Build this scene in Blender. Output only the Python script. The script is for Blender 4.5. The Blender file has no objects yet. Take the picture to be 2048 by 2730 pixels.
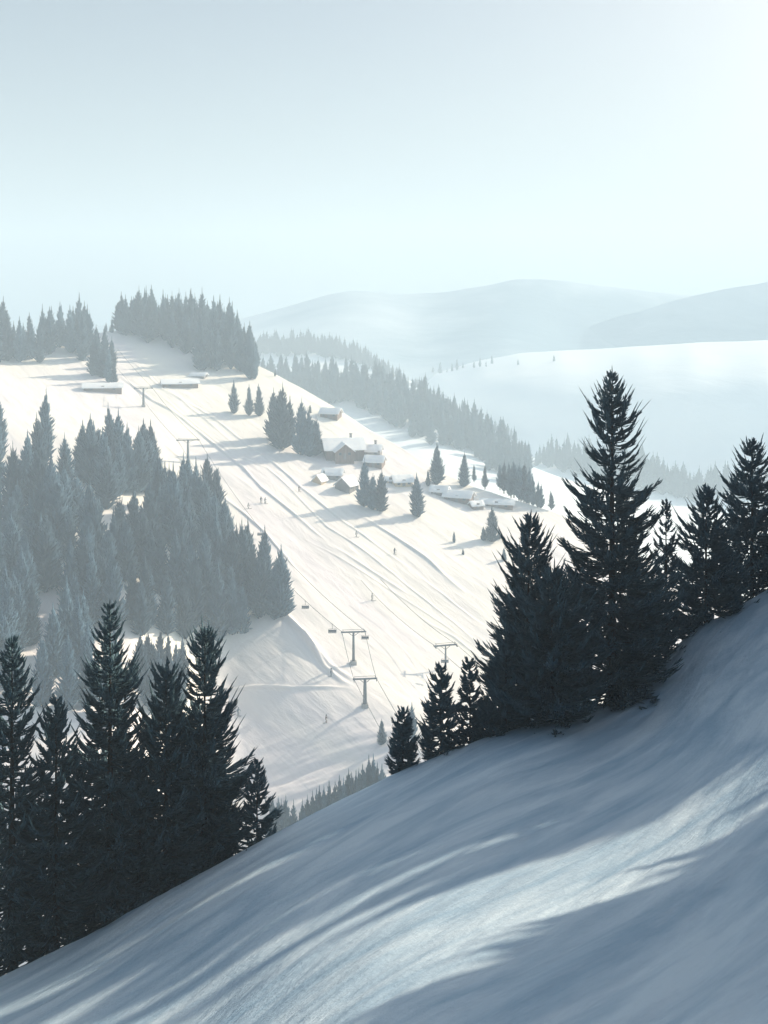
import bpy, math, random
import numpy as np
from mathutils import Vector, noise
from mathutils.bvhtree import BVHTree

R = math.radians
random.seed(7)
rng = np.random.default_rng(11)
C = bpy.context.scene.collection
F = 1000.0          # focal length in pixels of a 768 x 1024 frame
CX, HY = 384.0, 320.0   # image centre column, horizon row
SUN_EL, SUN_AZ = R(29), R(32)          # azimuth measured from +X towards +Y
SUN = Vector((math.cos(SUN_AZ)*math.cos(SUN_EL), math.sin(SUN_AZ)*math.cos(SUN_EL), math.sin(SUN_EL)))

# ------------------------------------------------------------------ helpers
def setp(o, label=None, cat=None, group=None, kind=None):
    if label: o['label'] = label
    if cat: o['category'] = cat
    if group: o['group'] = group
    if kind: o['kind'] = kind
    return o

def mesh_np(name, V, quads=None, tris=None, mat=None, smooth=False):
    me = bpy.data.meshes.new(name)
    V = np.asarray(V, dtype=np.float32).reshape(-1, 3)
    idx, tot = [], []
    if quads is not None and len(quads):
        q = np.asarray(quads, dtype=np.int32).reshape(-1, 4); idx.append(q.ravel()); tot.append(np.full(len(q), 4, np.int32))
    if tris is not None and len(tris):
        t = np.asarray(tris, dtype=np.int32).reshape(-1, 3); idx.append(t.ravel()); tot.append(np.full(len(t), 3, np.int32))
    idx = np.concatenate(idx); tot = np.concatenate(tot)
    me.vertices.add(len(V)); me.vertices.foreach_set('co', V.ravel())
    me.loops.add(len(idx)); me.loops.foreach_set('vertex_index', idx)
    me.polygons.add(len(tot))
    st = np.concatenate([[0], np.cumsum(tot)[:-1]]).astype(np.int32)
    me.polygons.foreach_set('loop_start', st)
    me.polygons.foreach_set('loop_total', tot)
    if smooth: me.polygons.foreach_set('use_smooth', np.ones(len(tot), dtype=bool))
    me.update(calc_edges=True); me.validate()
    if mat: me.materials.append(mat)
    return me

def link(name, me, parent=None, loc=None):
    o = bpy.data.objects.new(name, me); C.objects.link(o)
    if parent: o.parent = parent
    if loc is not None: o.location = loc
    return o

def empty(name, loc=(0,0,0), rz=0):
    o = bpy.data.objects.new(name, None); C.objects.link(o)
    o.location = loc; o.rotation_euler = (0,0,rz); o.empty_display_size = .3
    return o

class MB:
    """collects boxes, bars and prisms into one mesh"""
    def __init__(s): s.v = []; s.f = []
    def add(s, vs, fs):
        k = len(s.v); s.v += [tuple(v) for v in vs]; s.f += [tuple(i+k for i in f) for f in fs]
    def box(s, c, d, rz=0):
        cx, cy, cz = c; x, y, z = d[0]/2, d[1]/2, d[2]/2
        ca, sa = math.cos(rz), math.sin(rz)
        vs = [(cx+ax*x*ca-ay*y*sa, cy+ax*x*sa+ay*y*ca, cz+az*z) for az in (-1,1) for ax, ay in ((-1,-1),(1,-1),(1,1),(-1,1))]
        s.add(vs, [(3,2,1,0),(4,5,6,7),(0,1,5,4),(1,2,6,5),(2,3,7,6),(3,0,4,7)])
    def tube(s, pts, r, n=8):
        pts = [Vector(p) for p in pts]; rs = r if hasattr(r, '__len__') else [r]*len(pts)
        vs = []
        for i, p in enumerate(pts):
            d = (pts[min(i+1, len(pts)-1)]-pts[max(i-1, 0)]).normalized()
            a = Vector((0,0,1)) if abs(d.z) < .9 else Vector((1,0,0))
            u = d.cross(a).normalized(); w = d.cross(u)
            vs += [p+(u*math.cos(2*math.pi*k/n)+w*math.sin(2*math.pi*k/n))*rs[i] for k in range(n)]
        fs = [(i*n+k, i*n+(k+1)%n, (i+1)*n+(k+1)%n, (i+1)*n+k) for i in range(len(pts)-1) for k in range(n)]
        fs += [tuple(range(n))[::-1], tuple((len(pts)-1)*n+k for k in range(n))]
        s.add(vs, fs)
    def prism(s, poly, y0, y1):          # poly in x,z extruded along y
        n = len(poly)
        vs = [(x, y0, z) for x, z in poly]+[(x, y1, z) for x, z in poly]
        s.add(vs, [tuple(range(n)), tuple(range(2*n-1, n-1, -1))]+[(i, i+n, (i+1)%n+n, (i+1)%n) for i in range(n)])
    def build(s, name, mat, parent=None, bevel=0, smooth=False):
        me = bpy.data.meshes.new(name); me.from_pydata(s.v, [], s.f); me.materials.append(mat); me.update()
        if smooth:
            for p in me.polygons: p.use_smooth = True
        o = link(name, me, parent)
        if bevel:
            m = o.modifiers.new('bevel', 'BEVEL'); m.width = bevel; m.segments = 2
        return o

# ------------------------------------------------------------------ materials
def nodes(name):
    m = bpy.data.materials.new(name); m.use_nodes = True
    nt = m.node_tree; b = nt.nodes['Principled BSDF']
    return m, nt, b
def N(nt, t, **kw):
    n = nt.nodes.new(t)
    for k, v in kw.items():
        if k in n.inputs: n.inputs[k].default_value = v
        else: setattr(n, k, v)
    return n
def ramp(nt, stops):
    r = nt.nodes.new('ShaderNodeValToRGB'); e = r.color_ramp.elements
    e[0].position, e[0].color = stops[0][0], (*stops[0][1], 1)
    e[1].position, e[1].color = stops[-1][0], (*stops[-1][1], 1)
    for p, c in stops[1:-1]:
        x = e.new(p); x.color = (*c, 1)
    return r

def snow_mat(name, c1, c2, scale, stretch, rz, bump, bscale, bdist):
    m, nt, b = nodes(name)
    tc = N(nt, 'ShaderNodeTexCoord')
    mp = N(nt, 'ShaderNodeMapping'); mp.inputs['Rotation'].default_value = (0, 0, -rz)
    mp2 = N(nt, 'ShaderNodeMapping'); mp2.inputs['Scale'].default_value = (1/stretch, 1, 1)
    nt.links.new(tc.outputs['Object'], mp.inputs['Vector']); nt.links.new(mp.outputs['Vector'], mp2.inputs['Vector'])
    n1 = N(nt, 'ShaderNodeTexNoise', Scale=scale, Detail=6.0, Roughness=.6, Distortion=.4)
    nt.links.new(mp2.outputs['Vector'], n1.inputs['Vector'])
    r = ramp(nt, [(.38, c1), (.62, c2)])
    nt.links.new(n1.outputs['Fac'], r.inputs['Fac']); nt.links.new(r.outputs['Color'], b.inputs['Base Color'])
    n2 = N(nt, 'ShaderNodeTexNoise', Scale=bscale, Detail=7.0, Roughness=.62, Distortion=.3)
    nt.links.new(mp2.outputs['Vector'], n2.inputs['Vector'])
    bp = N(nt, 'ShaderNodeBump', Strength=bump, Distance=bdist)
    n3 = N(nt, 'ShaderNodeTexNoise', Scale=bscale*9, Detail=5.0, Roughness=.7); nt.links.new(tc.outputs['Object'], n3.inputs['Vector'])
    bq = N(nt, 'ShaderNodeBump', Strength=.5, Distance=bdist*.12)
    nt.links.new(n3.outputs['Fac'], bq.inputs['Height'])
    nt.links.new(n2.outputs['Fac'], bp.inputs['Height']); nt.links.new(bq.outputs['Normal'], bp.inputs['Normal']); nt.links.new(bp.outputs['Normal'], b.inputs['Normal'])
    b.inputs['Roughness'].default_value = .62
    b.inputs['Specular IOR Level'].default_value = .25
    return m

SNOW_NEAR = snow_mat('shade_tinted_wind_snow', (.29,.41,.53), (.50,.60,.69), 1.1, 6, R(40), .8, .6, .35)  # wind-streaked snow, its base colour darkened and blued to deepen the slope's shade
SNOW_PISTE = snow_mat('groomed_snow', (.80,.75,.76), (.86,.83,.75), .03, 8, R(-55), .45, .35, .6)
SNOW_FAR = snow_mat('hill_snow', (.76,.82,.86), (.84,.87,.88), .01, 3, R(-20), .5, .03, 3)
MOUNT = snow_mat('wooded_mountain_snow', (.16,.27,.35), (.66,.72,.76), .0045, 2.5, R(-15), .6, .02, 5)
SNOW_ROOF = snow_mat('roof_snow', (.80,.83,.87), (.86,.87,.88), .8, 1, 0, .4, 2, .05)

def plain(name, c1, c2, scale, rough=.8, metal=0, stretch=(1,1,1)):
    m, nt, b = nodes(name)
    tc = N(nt, 'ShaderNodeTexCoord'); mp = N(nt, 'ShaderNodeMapping'); mp.inputs['Scale'].default_value = stretch
    nt.links.new(tc.outputs['Object'], mp.inputs['Vector'])
    n1 = N(nt, 'ShaderNodeTexNoise', Scale=scale, Detail=4.0)
    nt.links.new(mp.outputs['Vector'], n1.inputs['Vector'])
    r = ramp(nt, [(.35, c1), (.65, c2)])
    nt.links.new(n1.outputs['Fac'], r.inputs['Fac']); nt.links.new(r.outputs['Color'], b.inputs['Base Color'])
    b.inputs['Roughness'].default_value = rough; b.inputs['Metallic'].default_value = metal
    b.inputs['Specular IOR Level'].default_value = .2
    return m
FOL_NEAR = plain('spruce_needles', (.034,.078,.100), (.085,.150,.185), 1.6)
FOL_MID = plain('distant_needles', (.024,.055,.085), (.055,.098,.135), 3.0)
_nt = FOL_MID.node_tree; _b = _nt.nodes['Principled BSDF']; _oi = N(_nt, 'ShaderNodeObjectInfo'); _mr = N(_nt, 'ShaderNodeMapRange'); _mr.inputs['To Min'].default_value = .6; _mr.inputs['To Max'].default_value = 1.7
_nt.links.new(_oi.outputs['Random'], _mr.inputs['Value']); _hs = N(_nt, 'ShaderNodeHueSaturation'); _nt.links.new(_mr.outputs['Result'], _hs.inputs['Value'])
_nt.links.new(_b.inputs['Base Color'].links[0].from_socket, _hs.inputs['Color']); _nt.links.new(_hs.outputs['Color'], _b.inputs['Base Color'])
BARK = plain('spruce_bark', (.03,.03,.032), (.07,.06,.055), 4, stretch=(1,1,.2))
STEEL = plain('galvanised_steel', (.12,.14,.16), (.2,.22,.24), 3, .5, .6)
CABLE = plain('steel_cable', (.08,.1,.12), (.12,.14,.16), 3, .5, .6)
CONC = plain('concrete_footing', (.3,.3,.3), (.4,.4,.4), 2)
WOOD = plain('weathered_timber', (.17,.125,.105), (.26,.20,.17), 2, stretch=(1,1,.15))
WOOD2 = plain('grey_timber', (.17,.16,.16), (.26,.25,.25), 2, stretch=(1,1,.15))
WOOD3 = plain('pale_timber', (.5,.38,.25), (.62,.5,.35), 2, stretch=(1,1,.15))
GLASS = plain('window_glass', (.03,.05,.07), (.06,.08,.1), 1, .15)
STONE = plain('chimney_stone', (.2,.19,.19), (.35,.33,.32), 6)
JACKETS = [plain('ski_jacket_'+n, c, tuple(x*1.3 for x in c), 6) for n, c in
           (('slate', (.05,.08,.11)), ('navy', (.03,.05,.09)), ('grey', (.12,.13,.14)), ('brown', (.12,.07,.05)))]

# ------------------------------------------------------------------ terrain
class Sheet:
    """a real surface in space: inverse depth is interpolated over control points with a thin plate spline"""
    def __init__(s, pts):
        P = np.array(pts, float); s.x = P[:, :2]/300; w = 100/P[:, 2]
        n = len(P); K = s.U(np.linalg.norm(s.x[:, None]-s.x[None], axis=2))+np.eye(n)*1e-3
        A = np.zeros((n+3, n+3)); A[:n, :n] = K; A[:n, n] = 1; A[:n, n+1:] = s.x; A[n, :n] = 1; A[n+1:, :n] = s.x.T
        s.c = np.linalg.solve(A, np.concatenate([w, [0]*3])); s.n = n
    @staticmethod
    def U(r): return np.where(r > 1e-9, r*r*np.log(np.maximum(r, 1e-9)), 0)
    def D(s, px, py):
        X = np.stack([np.ravel(px)/300, np.ravel(py)/300], 1); out = np.zeros(len(X))
        for i in range(0, len(X), 40000):
            x = X[i:i+40000]
            k = s.U(np.linalg.norm(x[:, None]-s.x[None], axis=2))
            out[i:i+40000] = k@s.c[:s.n]+s.c[s.n]+x@s.c[s.n+1:]
        return 100/np.maximum(out, 1e-3)
    def P(s, px, py):
        px = np.ravel(px).astype(float); py = np.ravel(py).astype(float); D = s.D(px, py)
        return np.stack([(px-CX)*D/F, D, (HY-py)*D/F], 1)

def fbm(XY, scale, seed, octaves=4, sx=1, rot=0):
    """value noise on world XY, numpy"""
    ca, sa = math.cos(rot), math.sin(rot)
    x = (XY[:, 0]*ca+XY[:, 1]*sa)/scale/sx; y = (-XY[:, 0]*sa+XY[:, 1]*ca)/scale
    tab = np.random.default_rng(seed).random((256, 256)); out = 0; amp = 1; tot = 0
    for o in range(octaves):
        xi = np.floor(x).astype(int); yi = np.floor(y).astype(int); fx = x-xi; fy = y-yi
        fx = fx*fx*(3-2*fx); fy = fy*fy*(3-2*fy)
        a = tab[xi%256, yi%256]; b = tab[(xi+1)%256, yi%256]; c = tab[xi%256, (yi+1)%256]; d = tab[(xi+1)%256, (yi+1)%256]
        out = out+amp*((a*(1-fx)+b*fx)*(1-fy)+(c*(1-fx)+d*fx)*fy); tot += amp
        amp *= .5; x = x*2.03+17.3; y = y*2.03+5.7
    return out/tot*2-1

def polydist(XY, line):
    best = np.full(len(XY), 1e9); side = np.zeros(len(XY))
    for a, b in zip(line[:-1], line[1:]):
        a = np.array(a); b = np.array(b); d = b-a; L = d@d
        t = np.clip(((XY-a)@d)/L, 0, 1); q = a+t[:, None]*d; r = np.linalg.norm(XY-q, axis=1)
        best = np.minimum(best, r)
    return best

def build_sheet(name, sh, crest, px0, px1, nu, rows, back, mat, relief, front_py=None, berms=(), label=None):
    cx = np.array([c[0] for c in crest]); cy = np.array([c[1] for c in crest])
    px = np.linspace(px0, px1, nu); cr = np.interp(px, cx, cy)
    kr = max(1, int(nu*6/abs(px1-px0)))
    cr = np.convolve(np.pad(cr, kr, mode='edge'), np.ones(2*kr+1)/(2*kr+1), 'valid')
    t = np.linspace(0, 1, rows)**1.0
    PX = np.tile(px, (rows, 1)); PY = cr[None]+(front_py-cr[None])*t[:, None]
    V = sh.P(PX, PY).reshape(rows, nu, 3)
    # the crest rolls over and falls away behind
    top = V[0]; rad = top[:, :2]/np.linalg.norm(top[:, :2], axis=1, keepdims=True)
    B = []
    for d, dz in back[::-1]:
        vs = np.maximum(0, -top[:, 2]/np.linalg.norm(top[:, :2], axis=1))*d
        r = top.copy(); r[:, :2] += rad*d; r[:, 2] -= dz+vs; B.append(r)
    # the front edge dives under the ground
    Fr = []
    for d, dz in ((1, 1.5), (6, 12), (8, 80)):
        r = V[-1].copy(); r[:, :2] *= 1-.004*d; r[:, 2] -= dz; Fr.append(r)
    V = np.concatenate([np.array(B), V, np.array(Fr)], 0)
    n_r = V.shape[0]; nb = len(B)
    flat = V.reshape(-1, 3)
    dz = relief(flat[:, :2], flat)
    for line, h, sg in berms:
        L = sh.P([p[0] for p in line], [p[1] for p in line])[:, :2]
        m = (flat[:, 0] > L[:, 0].min()-8)&(flat[:, 0] < L[:, 0].max()+8)&(flat[:, 1] > L[:, 1].min()-8)&(flat[:, 1] < L[:, 1].max()+8)
        r = polydist(flat[m, :2], L)
        wob = 1+.45*fbm(flat[m, :2], 9, 5, 3)
        e = np.minimum(np.linalg.norm(flat[m, :2]-L[0], axis=1), np.linalg.norm(flat[m, :2]-L[-1], axis=1)); e = np.clip(e/25, 0, 1)**.7
        dz[m] += e*h*.85*wob*np.exp(-(r/(sg*.6))**2)
    flat[:, 2] += dz
    i = np.arange(n_r-1)[:, None]*nu+np.arange(nu-1)[None]
    q = np.stack([i, i+nu, i+nu+1, i+1], -1).reshape(-1, 4)
    me = mesh_np(name, flat, q, None, mat, smooth=True)
    o = link(name, me); setp(o, kind='structure', label=label)
    return o

def relief_near(XY, V):
    a = .20*fbm(XY, 3.6, 1, 4, sx=6, rot=R(48))+.075*fbm(XY, .6, 2, 4, sx=8, rot=R(52))+.10*fbm(XY, 14, 3, 2)
    return a
def relief_ski(XY, V):
    w = np.clip((228-XY[:, 1])/12, 0, 1)
    return 1.1*fbm(XY, 38, 4, 3)+(.3*fbm(XY, 7, 6, 3, sx=3, rot=R(-50))+.09*fbm(XY, 2.2, 61, 3, sx=12, rot=R(-55)))*(1-w)+w*2.0*fbm(XY, 7, 44, 4, sx=6, rot=R(6))
def relief_far(XY, V):
    return 6*fbm(XY, 160, 8, 4)
def relief_mtn(XY, V):
    return 14*fbm(XY, 420, 9, 5)

FORE = Sheet([(-250,1050,23),(0,975,24.5),(77,938,25.5),(160,893,26.5),(240,850,28),(320,812,29.5),(395,775,31),(480,742,32),(560,720,33),
              (640,690,34),(691,645,35),(768,600,36.5),(900,560,39),(1300,466,42),(1900,405,46),
              (384,1024,14.5),(768,1024,12.5),(0,1024,21),(200,1024,17.5),(-250,1250,14),(384,1500,6.5),(1300,1024,11),(1900,1024,11),(1900,1500,6),(-250,1500,8.5),
              (560,860,21),(700,800,23),(1300,700,21),(1900,700,21)])
FORE_CREST = [(-250,1050),(0,975),(77,938),(160,893),(240,850),(320,812),(395,775),(480,742),(530,728),(600,708),(650,675),(691,634),(768,592),(900,550),(1300,456),(1900,398)]
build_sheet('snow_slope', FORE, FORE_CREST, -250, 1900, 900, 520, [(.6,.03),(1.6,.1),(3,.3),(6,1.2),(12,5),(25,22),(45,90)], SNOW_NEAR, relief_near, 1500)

def plane_D(px, py, a=-.12, b=.25, c=-146.6):
    return -c*F/((py-HY)+a*(px-CX)+b*F) if True else 0
def on_plane(pts, f=1.0): return [(x, y, plane_D(x, y)*f) for x, y in pts]
SKI = Sheet(on_plane([(0,345),(77,337),(110,331),(160,329),(220,345),(258,365),(300,388),(340,410),(400,448),(460,482),(520,502),(560,515),(620,545),(691,590),(768,630),(900,690),
             (140,400),(200,450),(250,500),(300,550),(350,600),(400,650),(365,705),(450,700),(500,700),(330,440),(400,500),(470,520),(480,600),(560,620),(285,600),(240,560)])+
            on_plane([(77,405),(150,500),(200,560),(150,430)], .985)+on_plane([(77,450),(77,550),(77,650),(0,450),(0,550),(0,650),(150,600)], .95)+
            on_plane([(0,750),(-150,500),(-150,650),(-150,800),(100,750)], .93)+
            [(x, y, plane_D(x, y, .25, .4, -177.4)) for x, y in [(225,660),(262,650),(285,672),(215,690),(250,690),(300,700),(270,712),(232,725)]]+
            on_plane([(420,694)], 1.0)+
            [(x, y, plane_D(x, y, .24, .34, -165.7)) for x, y in [(330,745),(380,735),(300,765),(260,790),(330,795),(400,775),(430,745),(240,780),(384,850),(200,850)]]+
            on_plane([(600,800),(768,800),(0,900),(-150,900),(384,950)], 1.04))
SKI_CREST = [(-150,355),(0,345),(77,337),(110,331),(160,329),(220,345),(258,365),(280,376),(320,398),(360,424),(400,448),(440,472),(480,489),(520,502),(560,515),(620,545),(691,590),(768,630),(900,690)]
TR = [[(103,343),(130,359),(150,377),(162,389),(177,398),(199,409),(224,427),(249,447),(274,464),(300,488),(329,511),(358,533),(387,555),(410,570)],
      [(116,373),(137,389),(152,400),(168,409),(193,428),(218,448),(243,468),(262,491),(284,507),(307,525),(326,541)],
      [(156,392),(177,410),(199,429),(230,452),(267,469),(292,492),(327,527),(365,554),(395,576),(424,598),(454,622),(486,650)],
      [(156,438),(170,450),(182,460),(215,493),(238,510),(265,532),(287,557),(300,575)],
      [(334,548),(354,561),(380,577),(411,595)],
      [(358,514),(395,539),(429,563),(448,580),(467,595)],
      [(415,574),(446,597),(468,614),(483,625)],
      [(415,611),(430,623),(454,636),(486,661)],
      [(281,608),(296,628),(311,644),(330,666),(342,674),(354,680)],
      [(281,612),(305,638),(325,668),(342,682),(355,688)],
      [(220,688),(291,689),(354,690)],
      [(376,684),(383,683),(394,689)],
      [(300,535),(345,562),(395,592),(430,614),(470,642)],
      [(125,352),(147,371),(170,392),(205,420),(240,450)],
      [(216,652),(262,630)],[(230,690),(262,665),(300,645)]]
HS = [(.45,.7),(.7,.8),(.3,.5),(.6,.7),(.65,.75),(.75,.9),(.45,.55),(.55,.6),(1.6,1.3),(1.2,1.0),(1.0,.8),(.7,.8),(.25,.4),(.35,.5),(.4,.5),(.3,.4)]
build_sheet('ski_slope', SKI, SKI_CREST, -150, 900, 1150, 620, [(2,.1),(6,.9),(14,4),(30,14),(60,36),(90,70)], SNOW_PISTE, relief_ski, 905,
            berms=[(l, h, s) for l, (h, s) in zip(TR, HS)])

RIDGE = Sheet([(150,345,760),(268,376,720),(333,384,700),(396,396,680),(443,418,650),(500,455,620),(560,480,600),(640,520,580),(768,555,560),(900,585,540),
               (300,430,600),(400,450,570),(450,465,550),(500,490,520),(560,515,490),(600,560,430),(691,600,400),(768,640,380),(900,700,360),(300,520,480),(150,420,620),(560,720,330)])
build_sheet('hillside', RIDGE, [(150,350),(258,366),(268,376),(333,384),(396,396),(443,418),(500,455),(560,478),(640,502),(768,520),(900,540)], 150, 900, 400, 160,
            [(5,1),(20,8),(50,30),(90,80)], SNOW_FAR, lambda XY, V: 2.2*fbm(XY, 70, 12, 4), 720)
WOODS = Sheet([(200,345,1000),(250,352,980),(309,347,970),(350,355,950),(377,367,930),(420,385,900),(480,425,850),(540,462,780),(600,470,770),(680,488,760),(768,500,760),(900,510,750),
               (300,390,850),(400,420,820),(480,460,760),(600,520,660),(768,560,640),(900,580,620)])
build_sheet('wooded_rise', WOODS, [(200,345),(250,352),(309,347),(350,355),(377,367),(420,385),(480,425),(540,462),(600,470),(680,488),(768,500),(900,510)], 200, 900, 300, 90,
            [(8,1),(30,12),(80,60)], SNOW_FAR, lambda XY, V: 2*fbm(XY, 90, 14, 3), 580)
MIDR = Sheet([(300,410,1120),(400,385,1100),(443,371,1080),(480,360,1050),(520,353,1030),(560,351,1000),(640,347,980),(691,344,960),(768,340,950),(1000,330,930),
              (480,363,1000),(520,354.5,980),(560,353,955),(640,349.3,930),(691,345.8,915),(768,342,900),(560,362,925),(691,355,890),(443,377,1020),(440,425,900),(480,432,870),(560,440,815),(691,450,800),(768,460,790),(1000,470,780),(300,450,1000),(560,520,700),(768,520,700),(1000,520,700)])
build_sheet('snow_ridge', MIDR, [(300,410),(400,385),(443,371),(480,360),(520,353),(560,351),(640,347),(691,344),(768,340),(1000,330)], 300, 1000, 320, 110,
            [(6,.5),(20,4),(60,25),(130,90)], SNOW_FAR, lambda XY, V: 2.4*fbm(XY, 130, 15, 4), 520)
RHILL = Sheet([(a_, b_, d_*0.86) for a_, b_, d_ in [(450,385,1450),(500,368,1420),(550,350,1400),(590,328,1380),(620,317,1360),(640,312,1340),(691,297,1320),(768,280,1300),(1000,260,1280),
               (550,372,1330),(691,362,1270),(768,362,1250),(1000,362,1250),(450,400,1400)]])
build_sheet('distant_hill', RHILL, [(450,385),(500,368),(550,350),(590,328),(620,317),(640,312),(691,297),(768,280),(1000,260)], 450, 1000, 260, 90,
            [(10,1),(40,10),(120,60),(200,160)], MOUNT, lambda XY, V: 7*fbm(XY, 150, 16, 4), 372)
MTN = Sheet([(a_, b_, d_*0.68) for a_, b_, d_ in [(-300,322,2000),(150,322,2000),(240,318,2000),(300,304,1950),(350,292,1930),(400,297,1920),(450,294,1910),(515,282,1900),(560,285,1900),(640,296,1900),(700,301,1900),(1100,310,1900),
             (-300,380,1600),(300,380,1550),(520,380,1500),(768,380,1500),(1100,380,1500),(420,335,1760),(560,330,1740)]])
build_sheet('mountain', MTN, [(-300,322),(150,322),(240,318),(300,304),(330,296),(350,292),(370,293),(400,297),(450,294),(485,289),(515,282),(540,283),(560,285),(600,290),(640,296),(700,301),(1100,312)],
            -300, 1100, 420, 110, [(20,1),(80,15),(200,90),(260,260)], MOUNT, relief_mtn, 470)
g = np.linspace(-2300, 2300, 90)
gx, gy = np.meshgrid(g, np.linspace(-60, 2340, 60))
gv = np.stack([gx.ravel(), gy.ravel(), -165+3*fbm(np.stack([gx.ravel(), gy.ravel()], 1), 300, 20, 3)], 1)
ii = np.arange(59)[:, None]*90+np.arange(89)[None]
o = link('ground', mesh_np('ground', gv, np.stack([ii, ii+1, ii+91, ii+90], -1).reshape(-1, 4), None, SNOW_FAR, True)); setp(o, kind='structure')

REL = {id(FORE): relief_near, id(SKI): relief_ski, id(RIDGE): lambda XY, V: 2.2*fbm(XY, 70, 12, 4), id(WOODS): lambda XY, V: 2*fbm(XY, 90, 14, 3), id(MIDR): lambda XY, V: 2.4*fbm(XY, 130, 15, 4)}
def spot(sh, px, py, sink=0):
    p = sh.P(np.array([px]), np.array([py])); z = p[0, 2]+REL[id(sh)](p[:, :2], p)[0]
    return Vector((p[0, 0], p[0, 1], z-sink))

# ------------------------------------------------------------------ conifers
def blades(P, D_, L, W, bend):
    """closed leaf-shaped spikes: base P, unit direction D_, length L, width W, sideways bend vector"""
    n = len(P); L = L[:, None]; W = W[:, None]
    up = np.tile(np.array([0., 0, 1]), (n, 1)); up[np.abs(D_[:, 2]) > .93] = (1, 0, 0)
    u = np.cross(D_, up); u /= np.linalg.norm(u, axis=1, keepdims=True); v = np.cross(u, D_)
    V = np.empty((n, 10, 3)); k = 0
    for s, r in ((0, .35), (.38, 1), (.75, .7)):
        c = P+D_*L*s+bend*s*s
        for a in (0, 2.094, 4.189):
            V[:, k] = c+(u*math.cos(a)+v*math.sin(a)*.45)*W*r; k += 1
    V[:, 9] = P+D_*L+bend
    q = []
    for lv in (0, 3):
        for j in range(3):
            q.append((lv+j, lv+(j+1)%3, lv+3+(j+1)%3, lv+3+j))
    t = [(6, 7, 9), (7, 8, 9), (8, 6, 9)]
    off = (np.arange(n)*10)[:, None, None]
    return V.reshape(-1, 3), (np.array(q)[None]+off).reshape(-1, 4), (np.array(t)[None]+off).reshape(-1, 3)

def crown_mesh(name, parts, mat):
    P = [np.concatenate(x) for x in zip(*parts)]
    V, q, t = blades(*P)
    return mesh_np(name, V, q, t, mat)

def trunk_mb(H, r0, lean=(0, 0), below=.6):
    m = MB(); k = 7
    m.tube([(lean[0]*(i/k)**2, lean[1]*(i/k)**2, -below+(H+below)*i/k) for i in range(k+1)], [max(.012*H/10, r0*(1-i/k*.97)) for i in range(k+1)], 8)
    for i in range(9):      # dead snags low on the stem
        a = i*2.4; z = H*(.05+.03*i); r = r0*.8
        m.tube([(0, 0, z), (math.cos(a)*r*5, math.sin(a)*r*5, z+r*.6)], [r*.18, r*.05], 4)
    return m

def small_conifer(seed, slim, pts=340, jag=.25, lean=0, double=False):
    """unit-height distant spruce"""
    g = np.random.default_rng(seed); out = []
    stems = [(0, 0, 1.0)] + ([(slim*.75, .02, .82)] if double else [])
    for sx_, sy_, hh in stems:
        n = int(pts*(1 if hh == 1 else .7))
        t = .05+.87*g.random(n)**1.15; az = g.random(n)*2*math.pi
        lob = 1+.28*np.sin(az*2+g.random()*6+t*9)+.2*np.sin(t*31+g.random()*6)
        Rr = slim*np.minimum(1, (1.02-t)**.9*1.25)*np.clip(t/.14, .55, 1)*lob*(1-jag+2*jag*g.random(n))
        el = R(25)+R(48)*t+R(13)*g.standard_normal(n)
        d = np.stack([np.cos(az)*np.cos(el), np.sin(az)*np.cos(el), np.sin(el)], 1)
        P = np.stack([sx_+lean*t*t+np.cos(az)*Rr*.12, sy_+np.sin(az)*Rr*.12, t*hh*.985], 1)
        L = Rr/np.cos(np.clip(el, 0, 1.25)).clip(.35)*(.85+.5*g.random(n)); L = np.minimum(L, .2)*(1-.45*t**3)
        P[:, 2] -= L*np.sin(el)*.6
        out.append((P, d, L, L*.13+.006, np.stack([0*L, 0*L, L*.35*g.random(n)], 1)))
        # inner shorter spikes make the heart of the crown dense
        n2 = n//2; t2 = .06+.74*g.random(n2); a2 = g.random(n2)*6.283; r2 = slim*(1-t2)**.8*.45
        d2 = np.stack([np.cos(a2)*.55, np.sin(a2)*.55, .83+0*a2], 1)
        out.append((np.stack([sx_+lean*t2*t2+np.cos(a2)*r2*.6, sy_+np.sin(a2)*r2*.6, t2*hh-.03], 1), d2, .07+.05*g.random(n2), np.full(n2, .016), np.zeros((n2, 3))))
    sp = np.array([[lean, 0, .86], [lean, 0, .74], [lean*.8, 0, .62]]); out.append((sp, np.tile([0., 0, 1], (3, 1)), np.array([.19, .24, .26]), np.array([.012, .024, .035]), np.zeros((3, 3))))
    cm = crown_mesh('crown', out, FOL_MID)
    tm = MB(); tm.tube([(0, 0, -.08), (lean*.1, 0, .3), (lean, 0, .95)], [.022, .016, .004], 6)
    if double: tm.tube([(slim*.3, 0, -.06), (slim*.75, .02, .3), (slim*.75, .02, .75)], [.016, .012, .003], 6)
    me = bpy.data.meshes.new('trunk'); me.from_pydata(tm.v, [], tm.f); me.materials.append(BARK)
    return cm, me
VAR = [small_conifer(20+i, s, jag=j, lean=l, double=d) for i, (s, j, l, d) in enumerate(
      ((.11,.2,0,False),(.14,.3,.02,False),(.17,.35,-.02,False),(.13,.25,.03,True),(.2,.3,0,False),(.10,.35,-.015,True),(.15,.2,.01,False),(.23,.25,0,True)))]

def conifer(name, loc, h, var, label, group=None, rz=None, fat=1):
    o = empty(name, loc, random.uniform(0, 6.28) if rz is None else rz); o.scale = (h*fat, h*fat, h)
    setp(o, label, 'tree', group)
    for nm, me in zip(('crown', 'trunk'), VAR[var]): link(nm, me, o)
    return o

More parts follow.
